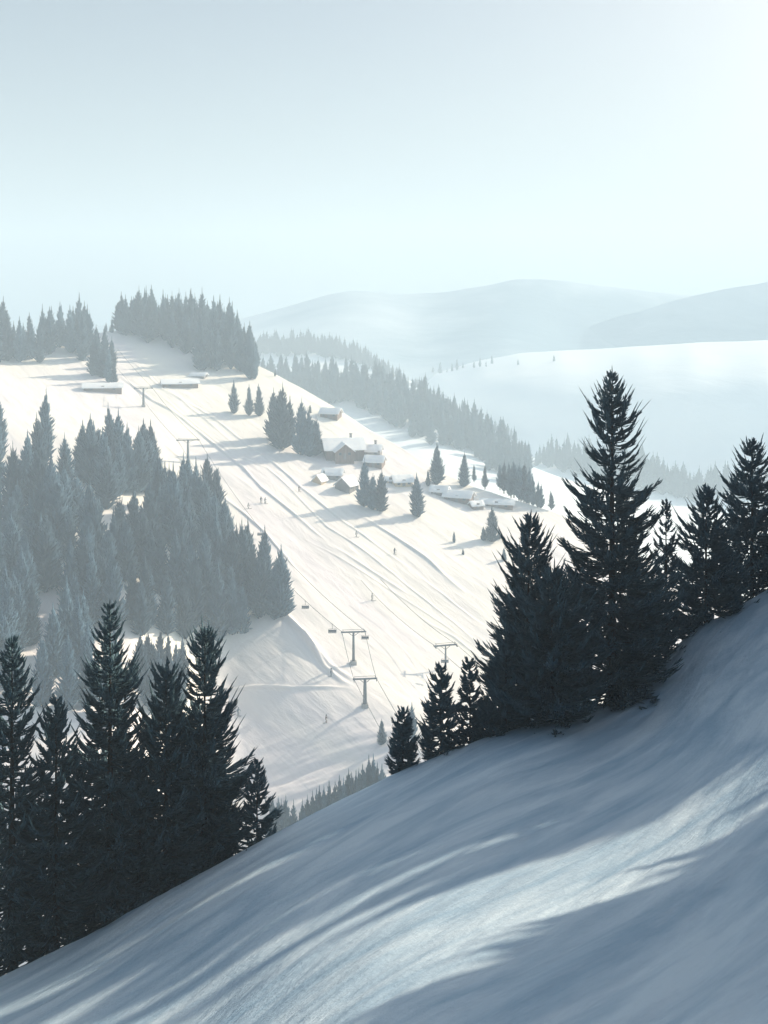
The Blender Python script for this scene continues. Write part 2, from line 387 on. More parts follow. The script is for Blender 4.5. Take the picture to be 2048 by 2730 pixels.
def big_conifer(name, loc, H, Rm, seed, label, group=None, shape=.8, dens=1.0, base=.03, droop=.22, lean=(0, 0), sparse=0, lopside=(0, 0), mat=FOL_NEAR, gaps=()):
    g = np.random.default_rng(seed); Ps, Ds, Ls, Ws, Bs = [], [], [], [], []
    o = empty(name, loc); setp(o, label, 'tree', group)
    step = .30/dens*(H/11)**.35; z = base*H
    while z < H*.985:
        t = z/H; prof = min(1, ((1-t)**shape)*1.1)*min(1, .7+t*3)
        prof *= 1+.15*math.sin(t*23+seed)+.09*math.sin(t*51+seed*2)
        skip = .5 if any(a_ < t < b_ for a_, b_ in gaps) else 0
        k = int(5+4*(1-t))
        a0 = g.random()*6.28
        for j in range(k):
            if g.random() < sparse+skip: continue
            a = a0+j*6.283/k+g.normal()*.25
            L = Rm*prof*(.62+.55*g.random())
            L = max(L, .12)
            rise = -(droop+.06)*(1-t)**.7+.38*t**5+g.normal()*.08
            hook = .30+.22*g.random()+.15*t
            zc = z+g.normal()*.05
            dr = np.array([math.cos(a), math.sin(a)]); sd = np.array([-dr[1], dr[0], 0]); curl = g.normal()*.12
            def sp(s): return np.stack([dr[0]*L*s+sd[0]*curl*L*s*s, dr[1]*L*s+sd[1]*curl*L*s*s, L*(rise*s+hook*s**2.6)], -1)
            n = int((9+26*L)*dens)
            s = np.sort(.12+.88*g.random(n)**.75); c = sp(s); tg = sp(s+.02)-c; tg /= np.linalg.norm(tg, axis=1, keepdims=True)
            fan = L*.11*np.sin(np.pi*np.clip(s, 0, 1))*g.normal(size=n)       # the flat paddle of the bough
            c += fan[:, None]*sd; c[:, 2] += zc+g.normal(size=n)*.035*L; c[:, 0] += lean[0]*t*t; c[:, 1] += lean[1]*t*t
            side = np.where(g.random(n) < .5, -1, 1)*(.08+.45*g.random(n)); vert = g.normal(size=n)*.14+.02
            d = tg+side[:, None]*sd+np.array([0, 0, 1])*vert[:, None]; d /= np.linalg.norm(d, axis=1, keepdims=True)
            ln = (.20+.30*L*(1.1-s))*(.7+.6*g.random(n)); ln = np.minimum(ln, .6)*(1-.45*t**4)
            Ps.append(c); Ds.append(d); Ls.append(ln); Ws.append(.020+.05*ln+.01*g.random(n)); b = np.zeros((n, 3)); b[:, 2] = ln*.22*g.random(n); Bs.append(b)
            m = max(3, int(L*4)); s2 = np.linspace(0, .88, m); c2 = sp(s2); t2 = sp(s2+1.35/m)-c2; l2 = np.linalg.norm(t2, axis=1); t2 /= l2[:, None]
            c2[:, 2] += zc; c2[:, 0] += lean[0]*t*t; c2[:, 1] += lean[1]*t*t
            Ps.append(c2); Ds.append(t2); Ls.append(l2*1.1); Ws.append(.028+.06*L*(1-s2)*.6); Bs.append(np.zeros((m, 3)))
        z += step*(.5+.7*(1-t))*(.75+.5*g.random())
    top = np.array([[lean[0], lean[1], H*.94], [lean[0], lean[1], H*.97]])
    Ps.append(top); Ds.append(np.tile([0., 0, 1], (2, 1))); Ls.append(np.array([H*.075, H*.05])); Ws.append(np.array([.03, .05])); Bs.append(np.zeros((2, 3)))
    V, q, t_ = blades(np.concatenate(Ps), np.concatenate(Ds), np.concatenate(Ls), np.concatenate(Ws), np.concatenate(Bs))
    link('crown', mesh_np('crown', V, q, t_, mat), o)
    trunk_mb(H*.97, .017*H, lean).build('trunk', BARK, o, smooth=True)
    return o

def near_tree(name, px, top, base, hw, seed, label, D=None, **kw):
    """px/top/base/half width as seen in the photograph, turned into metres at the spot's real distance"""
    if D is None:
        p = spot(FORE, px, base, .1)
    else:
        p = Vector(((px-CX)*D/F, D, (HY-base)*D/F))
    H = (base-top)*p.y/F
    return big_conifer(name, p, H, hw*p.y/F, seed, label, **kw)

GR, GL = 'foreground spruces on the right slope', 'foreground spruces at the left edge'
BIG = near_tree('spruce_tree', 612, 371, 707, 70, 1, 'tallest dark spruce with broad upswept boughs, standing high on the right of the shaded slope', D=34.6, shape=.74, dens=1.1, group=GR, gaps=((.60,.64),(.67,.71),(.74,.78)))
near_tree('spruce_tree', 527, 516, 735, 50, 2, 'dark spruce with a ragged bent top, just left of the tallest spruce', group=GR, shape=.6, dens=1.1, lean=(.1,0), D=33.5)
near_tree('spruce_tree', 552, 575, 722, 58, 3, 'squat bushy dark spruce tucked between the ragged one and the tallest spruce', group=GR, shape=.5, dens=1.1, D=32.6)
near_tree('spruce_tree', 506, 640, 742, 26, 33, 'low dark spruce at the left foot of the right-hand clump', group=GR, shape=.55, D=32.6)
near_tree('spruce_tree', 666, 500, 668, 24, 4, 'thin open-branched spruce with a bare stem right of the tallest spruce', group=GR, shape=.7, dens=.8, sparse=.25, D=36)
near_tree('spruce_tree', 706, 488, 640, 44, 5, 'dark spruce close to the right edge of the view', group=GR, shape=.7, D=37)
near_tree('spruce_tree', 752, 440, 612, 50, 6, 'rightmost dark spruce, higher up the shaded slope', group=GR, shape=.75, D=39)
near_tree('spruce_tree', 640, 585, 680, 40, 34, 'low bushy spruce at the right foot of the tallest spruce', group=GR, shape=.55, D=35.5)
near_tree('spruce_tree', 470, 661, 748, 13, 7, 'narrow spindly spruce with a knobbly tip left of the right-hand clump', group=GR, shape=.55, dens=1.0, sparse=.15, D=32.5)
near_tree('spruce_tree', 441, 667, 762, 21, 8, 'small full spruce with a frayed top beside the spindly spruce', group=GR, shape=.6, D=32)
near_tree('spruce_tree', 403, 712, 775, 14, 9, 'smallest spruce on the crest of the shaded slope, lowest of the row', group=GR, shape=.5, D=31.5)
near_tree('spruce_tree', 488, 706, 750, 20, 35, 'knee-high spruce bush at the foot of the spindly spruce', group=GR, shape=.5, D=32.6)
near_tree('spruce_tree', 110, 604, 930, 54, 10, 'tall dark spruce nearest the left edge with a pointed narrow top', group=GL, shape=.7, dens=1.1, D=27.5)
near_tree('spruce_tree', 166, 668, 900, 44, 11, 'dark spruce between the two tall ones at left, shorter with wide boughs', group=GL, shape=.55, dens=1.1, D=28)
near_tree('spruce_tree', 204, 631, 882, 46, 12, 'dark spruce with a curling tip, right-hand one of the three tall spruces at left', group=GL, shape=.55, dens=1.1, lean=(.03,0), D=28.8, gaps=((.68,.74),))
near_tree('spruce_tree', 257, 762, 852, 21, 13, 'small open spruce with thin level boughs at the right end of the left group', group=GL, shape=.8, dens=.8, sparse=.1, D=29.2)
near_tree('spruce_tree', 56, 700, 957, 46, 14, 'dark spruce cut by the left side, left neighbour of the pointed spruce', group=GL, shape=.6, D=26.5)
near_tree('spruce_tree', 12, 640, 978, 48, 15, 'leftmost dark spruce, partly outside the view', group=GL, shape=.65, D=26.3)
near_tree('spruce_tree', 140, 775, 912, 42, 16, 'low dark spruce filling the gap under the pointed spruce', group=GL, shape=.5, D=27.6)
near_tree('spruce_tree', 216, 765, 870, 20, 17, 'low dark spruce at the right skirt of the curling-tipped spruce', group=GL, shape=.5, D=28.9)

# a wood off to the right whose shadows fall over the slope: (offset across the sun's direction, distance along it, height)
CASTERS = [(27,50,15),(25.6,46,14),(24.2,45,14),(21.4,43,14),(19.6,40,12),(18.6,40,11),(16.5,46,12),(17.3,44,12),
           (12.6,39,11),(11.6,36,13),(10.4,31,12),(9.4,34,14),(8,29,13),(6.6,33,14),(5.2,29,13),(3.8,33,14),(2.2,30,13),(.6,33,14),(-1.2,29,13),(-3,33,14),(-5,30,14),(-7,33,14),(-9,30,14),
           (25,58,15),(22,58,15),(11.5,46,15),(7.3,44,15),(3,45,15),(-2,44,15),(15.6,54,5)]
def dup(root, loc, rz, sc, label, group):
    r = root.copy(); C.objects.link(r); r.location = loc; r.rotation_euler = (0, 0, rz); r.scale = (sc,)*3
    r['label'] = label; r['group'] = group
    for ch in list(root.children):
        c = ch.copy(); C.objects.link(c); c.parent = r
    return r
ax, nx = Vector((math.cos(SUN_AZ), math.sin(SUN_AZ), 0)), Vector((-math.sin(SUN_AZ), math.cos(SUN_AZ), 0))
def near_z(X, Y):
    lo, hi = -3000, 3000            # find the row of the slope under X,Y
    px = CX+X*F/Y
    pys = np.linspace(360, 1900, 400); P = FORE.P(np.full(400, px), pys)
    # move along constant X,Y numerically: nearest surface sample in plan
    grid = FORE.P(*[a.ravel() for a in np.meshgrid(np.linspace(max(-250, px-900), px+900, 120), pys[::4])])
    i = np.argmin((grid[:, 0]-X)**2+(grid[:, 1]-Y)**2)
    return grid[i, 2]
# single trees of the middle distance
G1 = 'lone spruces beside the piste and huts'
MID = [(234,381,414,1,'slim spruce, leftmost of the three beside the piste above the huts'),
       (249,385,416,0,'slim spruce, middle one of the three beside the piste above the huts'),
       (259,385,417,1,'slim spruce, right one of the three beside the piste above the huts'),
       (273,389,440,6,'tall spruce, left one of the large clump above the big chalet'),
       (281,384,449,2,'tallest spruce of the large clump above the big chalet'),
       (290,396,445,0,'narrow spruce in the middle of the large clump above the big chalet'),
       (301,398,455,6,'spruce with a split foot in the large clump above the big chalet'),
       (309,408,456,1,'spruce in the large clump, second from its right end'),
       (316,416,455,4,'low spreading spruce at the right end of the large clump'),
       (310,405,414,4,'bush beside the uppermost hut on the ridge'),
       (364,459,507,6,'tall spruce directly below the small hut, left one of a pair'),
       (373,474,510,4,'low spruce between the pair below the small hut'),
       (381,470,512,2,'wide spiky spruce, right one of the pair below the small hut'),
       (417,475,518,2,'solitary stout spruce below the pale round hut'),
       (428,470,487,0,'thin young spruce right of the pale round hut'),
       (437,444,485,4,'broad spruce on the ridge edge above the low farm'),
       (464,452,486,2,'spruce on the ridge edge right of the broad one'),
       (474,463,480,0,'thin little spruce on the ridge edge above the farm'),
       (485,464,487,0,'thin spruce at the left of the ridge-edge wood'),
       (492,506,542,4,'stumpy spruce standing in the hollow left of the ragged foreground spruce'),
       (499,528,540,4,'bush at the foot of the stumpy spruce in the hollow'),
       (483,526,541,3,'low bush left of the stumpy spruce in the hollow'),
       (454,532,544,0,'tiny pointed spruce at the left of the shaded hollow'),
       (463,549,556,4,'tiny bush inside the shaded hollow'),
       (504,548,562,4,'small bush at the right of the shaded hollow'),
       (382,719,745,2,'hazy small spruce on the lower slope left of the smallest crest spruce'),
       (412,702,740,0,'pale thin spruce spire behind the smallest crest spruce'),
       (551,490,509,5,'forked young spruce on the ridge edge near the tallest spruce'),
       (275,369,376,0,'tiny spruce on the bright ridge line below the hilltop wood'),
       (324,470,481,0,'tiny pointed spruce beside the tent-shaped hut')]
for px, top, base, v, lab in MID:
    p = spot(SKI, px, base, .2)
    conifer('spruce_tree', p, (base-top)*p.y/F, v, lab, G1, fat=1.15)

def wood(sh, plist, label, group, vars_=(0,1,2,3,5,6), jit=0, fat=1, name='spruce_tree'):
    for px, top, base in plist:
        p = spot(sh, px, base, .3)
        conifer(name, p, (base-top)*p.y/F, random.choice(vars_), label, group, fat=fat*random.uniform(.85, 1.15))

CACHE = {}
def stuff_wood(name, sh, plist, label, cat='wood', places=None, vars_=(0,1,2,6), mat=None):
    Vs, Qs, Ts, off = [], [], [], 0
    if places is None:
        places = []
        for px, top, base in plist:
            p = spot(sh, px, base, .4); places.append((p, (base-top)*p.y/F, random.uniform(.9, 1.25)))
    for p, h, f in places:
        cm = VAR[random.choice(vars_)][0]
        key = cm.name
        if key not in CACHE:
            v = np.empty(len(cm.vertices)*3, np.float32); cm.vertices.foreach_get('co', v)
            q = np.array([pl.vertices[:] for pl in cm.polygons if pl.loop_total == 4]); t = np.array([pl.vertices[:] for pl in cm.polygons if pl.loop_total == 3])
            CACHE[key] = (v.reshape(-1, 3), q, t)
        v, q, t = CACHE[key]; a = random.uniform(0, 6.28)
        M = np.array([[math.cos(a)*f, -math.sin(a)*f, 0], [math.sin(a)*f, math.cos(a)*f, 0], [0, 0, 1]])*h
        Vs.append(v@M.T+np.array(p)); Qs.append(q+off); Ts.append(t+off); off += len(v)
    o = link(name, mesh_np(name, np.concatenate(Vs), np.concatenate(Qs), np.concatenate(Ts), mat or FOL_MID))
    setp(o, label, cat, kind='stuff')

def band(n, px0, px1, crestf, lowf, hf, power=1):
    out = []
    for i in range(n):
        px = px0+(px1-px0)*(i+random.random())/n
        a, b = np.interp(px, *zip(*crestf)), np.interp(px, *zip(*lowf)); u = random.random()**power
        base = a+(b-a)*u; out.append((px, base-np.interp(px, *zip(*hf))*random.uniform(.72, 1.12), base))
    return out
# hilltop wood
top_crest = [(118,331),(160,331),(220,347),(256,368)]
top_low = [(118,333),(128,337),(155,345),(165,347),(195,362),(200,370),(235,376),(256,380)]
top_h = [(116,26),(123,38),(138,44),(160,40),(200,48),(235,48),(248,40),(257,26)]
pts = band(28, 118, 257, top_crest, top_crest, top_h)+band(42, 120, 257, top_crest, top_low, top_h)
pts += [(138,286,335),(145,288,336),(163,290,338),(178,289,341),(191,289,345),(202,289,350),(214,297,356),(232,302,366),(250,330,378),(254,345,379)]
wood(SKI, pts, 'slender hazy spruce in the dense wood on the hilltop left of the piste', 'spruces of the hilltop wood')
wood(SKI, [(106,322,332),(110,326,332),(112,318,333)], 'tiny spruce in the gap at the top of the piste', 'tiny spruces at the top of the piste', (0,))
# patch at the upper left
pts = band(24, -10, 112, [(-10,348),(77,342),(95,343),(112,366)], [(-10,372),(77,356),(95,376),(112,386)], [(-10,50),(85,46),(100,40),(112,30)])
pts += [(77,315,350),(84,303,352),(90,312,356),(97,334,376),(103,345,378),(109,349,384),(114,360,386)]
wood(SKI, pts, 'slender spruce in the small wood left of the top of the piste', 'spruces left of the top of the piste')
# left wood
Z = lambda L: [(75+x*.1356, 393.75+y*.1356) for x, y in L]
tops = Z([(60,200),(135,205),(255,170),(315,120),(385,225),(505,190),(560,195),(470,250),(200,260),(625,475),(600,540),(660,510),(705,520),(750,590),(830,440),(795,440),(890,480),(920,570),
          (975,450),(955,600),(430,680),(490,820),(1110,770),(1085,790),(1040,860),(990,885),(950,760),(1275,930),(1230,935),(1190,970),(1390,990),(1310,1105),(1365,1120),(1520,1125),(1475,1245),
          (150,1075),(280,1150),(630,975),(560,950),(380,900),(330,740),(830,780),(780,800),(1160,1010),(1050,1250),(1160,1330),(880,1180),(740,1000)])
pts = [(x, y, y+random.uniform(55, 70)*(1+.25*(y-400)/200)) for x, y in tops]
for i in range(48):
    px = random.uniform(-20, 235); lo = np.interp(px, [-20,140,235], [470,480,560]); hi = np.interp(px, [-20,100,200,235], [655,650,640,630])
    base = random.uniform(lo, hi); pts.append((px, base-random.uniform(58, 85), base))
mass = []
for i in range(16):
    px = random.uniform(-30, 115); base = random.uniform(655, 735); mass.append((px, base-random.uniform(65, 85), base))
for i in range(16):
    px = random.uniform(-25, 95); base = random.uniform(570, 665); mass.append((px, base-random.uniform(60, 80), base))
for i in range(14):
    px = random.uniform(-25, 120); base = random.uniform(455, 570); mass.append((px, base-random.uniform(55, 75), base))
pts = [(x, t, min(b, np.interp(x, [150,200,240,280,310],[660,650,632,618,608]))) for x, t, b in pts]
wood(SKI, pts, 'grey-blue spruce in the steep wood along the left side of the piste', 'spruces of the wood left of the piste', (1,2,4,6,6,7), fat=1.05)
wood(SKI, [(x, y, y+52+random.uniform(0,6)) for x, y in [(146,655),(152,662),(163,655),(171,662),(179,652),(140,635),(147,631),(153,640),(160,628),(168,633),(176,640),(182,636),(158,650),(172,655)]]+[(132,560,622),(150,566,628),(166,572,634),(184,575,638)],
     'hazy spruce rising between the two tall dark spruces at left', 'spruces seen between the dark spruces at left', (0,1,2))
# row behind the crest, bottom centre
Z5 = lambda L: [(206.25+x*.1695, 600+y*.1695) for x, y in L]
low = Z5([(395,1150),(425,1160),(462,1150),(515,1180),(570,1190),(600,1160),(628,1140),(670,1110),(690,1105),(725,1080),(785,1050),(835,1010),(860,1030),(885,1020),(925,975),(960,930),(990,925),(1010,970),(1035,985),(445,1175),(650,1130),(755,1085),(810,1060),(905,1005)])
wood(SKI, [(x, y, y+58) for x, y in low], 'pointed grey spruce in the row showing over the crest of the shaded slope', 'spruces showing over the crest', (0,1,6))
stuff_wood('spruce_wood', SKI, [(random.uniform(505, 590), b-random.uniform(52, 70), b) for b in [random.uniform(700, 775) for _ in range(16)]], 'spruce wood in the valley hidden behind the foreground spruces')
# ridge-edge wood right of the huts
pts = [(x, t, min(b, np.interp(x, [495,545],[499,516])-2)) for x, t, b in [(500,462,487),(504,459,490),(509,461,492),(514,458,494),(519,462,497),(524,461,500),(529,468,503),(533,474,505),(538,480,507),(541,484,508),(511,466,495),(521,466,500),(527,474,503)]]
wood(SKI, pts, 'pale spruce in the small wood on the ridge edge left of the tallest spruce', 'spruces of the ridge-edge wood', (0,1,2))

# second ridge wood
rc = [(262,380),(333,388),(396,400),(443,420),(500,452),(530,466)]
rl = [(262,392),(325,408),(350,402),(396,432),(430,446),(455,450),(500,482),(530,492)]
rh = [(262,24),(300,32),(400,36),(440,34),(500,34),(530,26)]
pts = band(40, 262, 530, rc, rc, rh)
pl_ = []
for q, s, h in CASTERS:
    p = ax*s+nx*q; pl_.append((Vector((p.x, p.y, near_z(p.x, p.y)-.4)), h*1.45, .8 if h > 12.6 else .42))
stuff_wood('spruce_wood', None, None, 'dark spruce wood on the slope to the right, outside the view', places=pl_, vars_=(4,7,2), mat=FOL_NEAR)
pl_ = []  # unseen wood added at left to keep low skylight off the foreground
for i in range(46):
    Y = random.uniform(4, 30); X = -Y*.5-random.uniform(10, 22); pl_.append((Vector((X, Y, -13.5-.18*(-X-6)-.5)), random.uniform(14, 19), 1.2))
stuff_wood('spruce_wood', None, None, 'added dark spruce wood to the left, unseen, screening skylight', places=pl_, vars_=(4,7,2), mat=FOL_NEAR)
# slope carried on behind the viewpoint for an added, unseen wood that blocks skylight
gx2, gy2 = np.meshgrid(np.linspace(-110, 120, 60), np.linspace(-100, 5, 40))
zb = -8.5+.27*(5-gy2)+.16*np.clip(gx2, -60, 60)+.8*fbm(np.stack([gx2.ravel(), gy2.ravel()], 1), 15, 31, 3).reshape(gx2.shape)
ii = np.arange(39)[:, None]*60+np.arange(59)[None]
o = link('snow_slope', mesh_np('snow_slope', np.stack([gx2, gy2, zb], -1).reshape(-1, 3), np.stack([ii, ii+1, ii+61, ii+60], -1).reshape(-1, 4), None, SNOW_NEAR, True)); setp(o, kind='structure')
pl_ = []
for i in range(90):
    X = random.uniform(-80, 70); Y = random.uniform(-50, -8); pl_.append((Vector((X, Y, -9+.27*(5-Y)+.16*max(-60, min(60, X)))), random.uniform(18, 26), 1.1))
stuff_wood('spruce_wood', None, None, 'added dark spruce wood behind the viewpoint, unseen, screening skylight', places=pl_, vars_=(4,7,2), mat=FOL_NEAR)
stuff_wood('spruce_wood', SKI, mass, 'thick part of the grey-blue wood on the far left, behind its countable front spruces')
stuff_wood('distant_wood', RIDGE, pts+band(170, 262, 530, rc, rl, rh), 'dense hazy wood filling the slope beyond the huts')
stuff_wood('distant_wood', WOODS, band(75, 250, 400, [(250,352),(309,349),(350,357),(400,378)], [(250,358),(309,356),(350,362),(400,382)], [(250,16),(262,22),(304,22),(345,22),(375,17),(400,10)])+
           band(22, 400, 520, [(400,378),(520,440)], [(400,382),(520,446)], [(400,10),(520,12)]), 'faint pale wood on the far rise below the mountain')
stuff_wood('distant_wood', WOODS, band(80, 535, 800, [(535,462),(600,471),(680,489),(800,504)], [(535,468),(600,480),(680,500),(800,515)], [(535,20),(550,32),(600,36),(680,34),(800,36)]), 'pale wood across the valley behind the tallest spruce')
stuff_wood('distant_wood', MIDR, [(x, t, b) for x, t, b in [(433,366,374),(440,361,373),(452,362,371),(457,358,370),(463,362,368),(474,360,367),(480,356,366),(486,360,366),(492,354,363),(447,367,372)]], 'sparse dots of far trees along the start of the bright ridge line')
wood(MIDR, [(518,358,364)], 'lone far tree on the bright ridge line, left one', 'far trees on the bright ridge', (4,))
wood(MIDR, [(554,354,361)], 'lone far tree on the bright ridge line, right one', 'far trees on the bright ridge', (4,))

# ------------------------------------------------------------------ huts
def snow_roof(L, W, zt, rise, over, th=.45, sag=.25, n=12, m=8):
    """one closed snow-laden saddle roof, ridge along x, sagging and rounded at the eaves"""
    V = []
    for lay in (0, 1):
        for i in range(m+1):
            x = -L/2-over+(L+2*over)*i/m
            for j in range(n+1):
                s = -1+2*j/n; y = s*(W/2+over*.8)
                z = zt+rise*(1-abs(s)*(W/2+over*.8)/(W/2))
                z -= sag*math.sin(math.pi*i/m)*(1-abs(s)*.5)*.6
                if lay:
                    z += th*(1-abs(s)**6*.45)*(1-(2*abs(i/m-.5))**8*.4)+.10*noise.noise(Vector((x*.9, y*.9, L)))
                    if abs(s) < .1: z -= .08
                V.append((x, y, z))
    k = (m+1)*(n+1); f = []
    for i in range(m):
        for j in range(n):
            a = i*(n+1)+j; f.append((a, a+1, a+n+2, a+n+1)); f.append((k+a, k+a+n+1, k+a+n+2, k+a+1))
    for i in range(m):
        a = i*(n+1); b = a+n; f.append((a, a+n+1, k+a+n+1, k+a)); f.append((b, k+b, k+b+n+1, b+n+1))
    for j in range(n):
        a = j; b = m*(n+1)+j; f.append((a, k+a, k+a+1, a+1)); f.append((b, b+1, k+b+1, k+b))
    mb = MB(); mb.add(V, f); return mb

def hut(px, py, L, W, hw, rise, rz, label, mat=None, group='huts on the slope right of the piste', wing=None, chim=True, name='mountain_hut', cat='hut', over=.7, wins=2, sink=.5, door=True):
    mat = mat or WOOD
    p = spot(SKI, px, py, sink); o = empty(name, p, rz); o.scale = (1.15,)*3; setp(o, label, cat, group)
    w = MB(); w.prism([(-W/2, -1.5), (W/2, -1.5), (W/2, hw), (0, hw+rise), (-W/2, hw)], -L/2, L/2)
    w.v = [(y, x, z) for x, y, z in w.v]     # ridge along x
    if wing:
        wx, ww, wd, wr = wing
        w.prism([(wx-ww/2, -1.5), (wx+ww/2, -1.5), (wx+ww/2, hw-.3), (wx, hw-.3+wr), (wx-ww/2, hw-.3)], -W/2-wd, -W/2+.5)
    wall = w.build('wall', mat, o)
    r = snow_roof(L, W, hw, rise, over); rf = r.build('roof', SNOW_ROOF, o, smooth=False)
    if wing:
        r2 = snow_roof(wd+W/2+.4, ww, hw-.3, wr, over*.7)
        r2.v = [(wx-y, -W/4-wd/2-.4+x*1.0, z) for x, y, z in r2.v]
        r2.build('wing_roof', SNOW_ROOF, o)
    if chim:
        c = MB(); c.box((L*.22, W*.12, hw+rise+.5), (.7, .7, 1.8)); c.box((L*.22, W*.12, hw+rise+1.45), (.95, .95, .12)); c.build('chimney', STONE, rf)
    yf = -W/2-(wing[2] if wing else 0); xs = [wing[0]-wing[1]*.25, wing[0]+wing[1]*.25] if wing else [-L*.3, L*.3][:wins]
    for x in xs:
        wi = MB(); wi.box((x, yf-.03, hw*.62), (.95, .1, .95)); wo = wi.build('window', WOOD2, o)
        g = MB(); g.box((x-.2, yf-.09, hw*.62), (.34, .04, .78)); g.box((x+.2, yf-.09, hw*.62), (.34, .04, .78)); g.build('pane', GLASS, wo)
    if door:
        d = MB(); dx = wing[0] if wing else 0
        d.box((dx, yf-.04, 1.0), (.95, .1, 2.0)); do = d.build('door', WOOD2, o)
        h = MB(); h.tube([(dx+.35, yf-.1, 1.0), (dx+.35, yf-.2, 1.0), (dx+.22, yf-.2, 1.0)], .025, 6); h.build('handle', STEEL, do)
    return o
hut(343, 456, 12.5, 9, 2.9, 3.0, R(12), 'largest brown chalet with a front gable wing and sagging snowy roof', wing=(-.6, 6, 2.6, 2.3), cat='chalet', name='chalet')
hut(371, 456, 6.5, 5, 2.0, 1.6, R(-10), 'snow-roofed cabin joined close to the right of the largest chalet', WOOD2)
hut(375, 466, 5.6, 4.4, 1.9, 1.5, R(-14), 'small brown cabin just below right of the largest chalet', WOOD)
hut(331, 418, 6.5, 4.5, 2.0, 1.5, R(-18), 'uppermost reddish hut alone on the bright ridge line', WOOD, chim=False)
hut(333, 478, 5.5, 4.2, 1.7, 1.4, R(-8), 'low hut below left of the largest chalet', WOOD2, chim=False)
hut(320, 483, 3.4, 3.2, 1.0, 1.6, R(60), 'small tent-shaped shed at the left end of the huts', WOOD3, chim=False, wins=0, door=False, name='shed', cat='shed', over=.4)
hut(347, 489, 5.5, 5, 2.0, 2.1, R(62), 'dark gabled hut leaning against the pair of spruces', WOOD2, chim=False)
hut(402, 484, 5.5, 4.5, 1.5, 1.5, R(15), 'pale rounded hut with a snow dome roof above the solitary stout spruce', WOOD3, chim=False)
hut(391, 482, 3.4, 2.6, 1.1, .9, R(-5), 'tiny sunlit shed left of the pale rounded hut', WOOD3, chim=False, wins=0, name='shed', cat='shed', over=.4)
hut(459, 500, 8.0, 4.5, 1.7, 1.4, R(-22), 'long low barn on the ridge edge, left one of the farm', WOOD, chim=False, name='barn', cat='barn')
hut(497, 506, 9.5, 3.6, 1.4, .9, R(-12), 'longest and lowest barn at the right end of the farm', WOOD, chim=False, name='barn', cat='barn')
hut(476, 508, 3.6, 3, 1.3, 1.0, R(20), 'little shed in front of the farm barns', WOOD, chim=False, wins=0, name='shed', cat='shed', over=.4)
hut(440, 494, 4.5, 3.6, 1.5, 1.2, R(-20), 'small hut at the left end of the farm under the broad spruce', WOOD2, chim=False, wins=0)
G2 = 'half-buried barns near the top of the piste'
hut(103, 391, 13, 5, 1.5, 1.3, R(14), 'brown half-buried barn left of the piste near the top', WOOD, chim=False, name='barn', cat='barn', group=G2)
hut(180, 386, 13, 5, 1.5, 1.3, R(16), 'brown half-buried barn right of the piste below the hilltop wood', WOOD, chim=False, name='barn', cat='barn', group=G2)
hut(199, 377, 5.5, 3, 1.0, .8, R(-14), 'tiny snow-covered shed at the edge of the hilltop wood', WOOD2, chim=False, wins=0, name='shed', cat='shed', group=G2, door=False)

# ------------------------------------------------------------------ ski lift
def pylon(px, top, base, label, rz, r=.32, arm=4.2, fat=1.0, sink=.3, base_block=True):
    p = spot(SKI, px, base, 0); H = (base-top)*p.y/F+.2
    o = empty('lift_pylon', p, rz); setp(o, label, 'ski lift pylon', 'ski lift pylons')
    m = MB(); m.tube([(0,0,-1), (0,0,H*.5), (0,0,H-.15)], [r*1.25, r, r*.8], 12); m.build('mast', STEEL, o, smooth=True)
    if base_block:
        b = MB(); b.box((0,0,0), (1.5,1.5,1.4)); b.build('footing', CONC, o, bevel=.08)
    c = MB(); c.box((0,0,H), (arm,.3,.34)); c.tube([(-arm*.22,0,H-.1),(0,0,H-1.1)], .07, 6); c.tube([(arm*.22,0,H-.1),(0,0,H-1.1)], .07, 6)
    c.tube([(-arm*.42,-.5,H+.55),(-arm*.42,.5,H+.55)], .05, 6); c.tube([(arm*.42,-.5,H+.55),(arm*.42,.5,H+.55)], .05, 6)
    c.tube([(-arm*.42,0,H+.1),(-arm*.42,0,H+.6)], .05, 6); c.tube([(arm*.42,0,H+.1),(arm*.42,0,H+.6)], .05, 6)
    c.tube([(-arm*.42,0,H+.58),(arm*.42,0,H+.58)], .045, 6)
    c.build('crossarm', STEEL, o)
    for s in (-1, 1):
        w = MB(); x = s*arm*.46
        w.box((x, 0, H-.28), (.08, 2.4, .14))
        for k in range(5):
            y = -1.0+.5*k; w.tube([(x-.06, y, H-.12), (x+.06, y, H-.12)], .2, 12)
        w.build('wheel_train', STEEL, o)
    l = MB()
    for s in (-.16, .16): l.tube([(s, -r*1.3-.15, .4), (s, -r-.12, H-.5)], .025, 5)
    for k in range(int((H-1)/.35)): l.tube([(-.16, -r*1.25-.13, .6+k*.35), (.16, -r*1.25-.13, .6+k*.35)], .018, 4)
    l.build('ladder', STEEL, o)
    ca, sa = math.cos(rz), math.sin(rz)
    return [Vector((p.x+s*arm*.46*ca, p.y+s*arm*.46*sa, p.z+H+.1)) for s in (-1, 1)]
A = [pylon(143.5, 388, 406, 'highest ski lift pylon, left of the piste near the half-buried barn', R(8), arm=7.5, r=.42),
     pylon(188, 440, 462, 'ski lift pylon rising behind the spruces at the left edge of the piste', R(8), arm=8, r=.42),
     pylon(353.5, 632, 663, 'ski lift pylon standing alone in the lower middle of the piste', R(6), arm=6.2),
     pylon(365, 681, 708, 'lowest ski lift pylon with a stout mast and footing', R(6), r=.42, arm=5.6)]
B = pylon(445.5, 646, 668, 'slender pylon of the second lift, just above the small full spruce', R(14), r=.2, arm=6, base_block=False)
def sag(a, b, s, n=24):
    return [a.lerp(b, i/n)-Vector((0, 0, s*4*(i/n)*(1-i/n))) for i in range(n+1)]
spans = {}
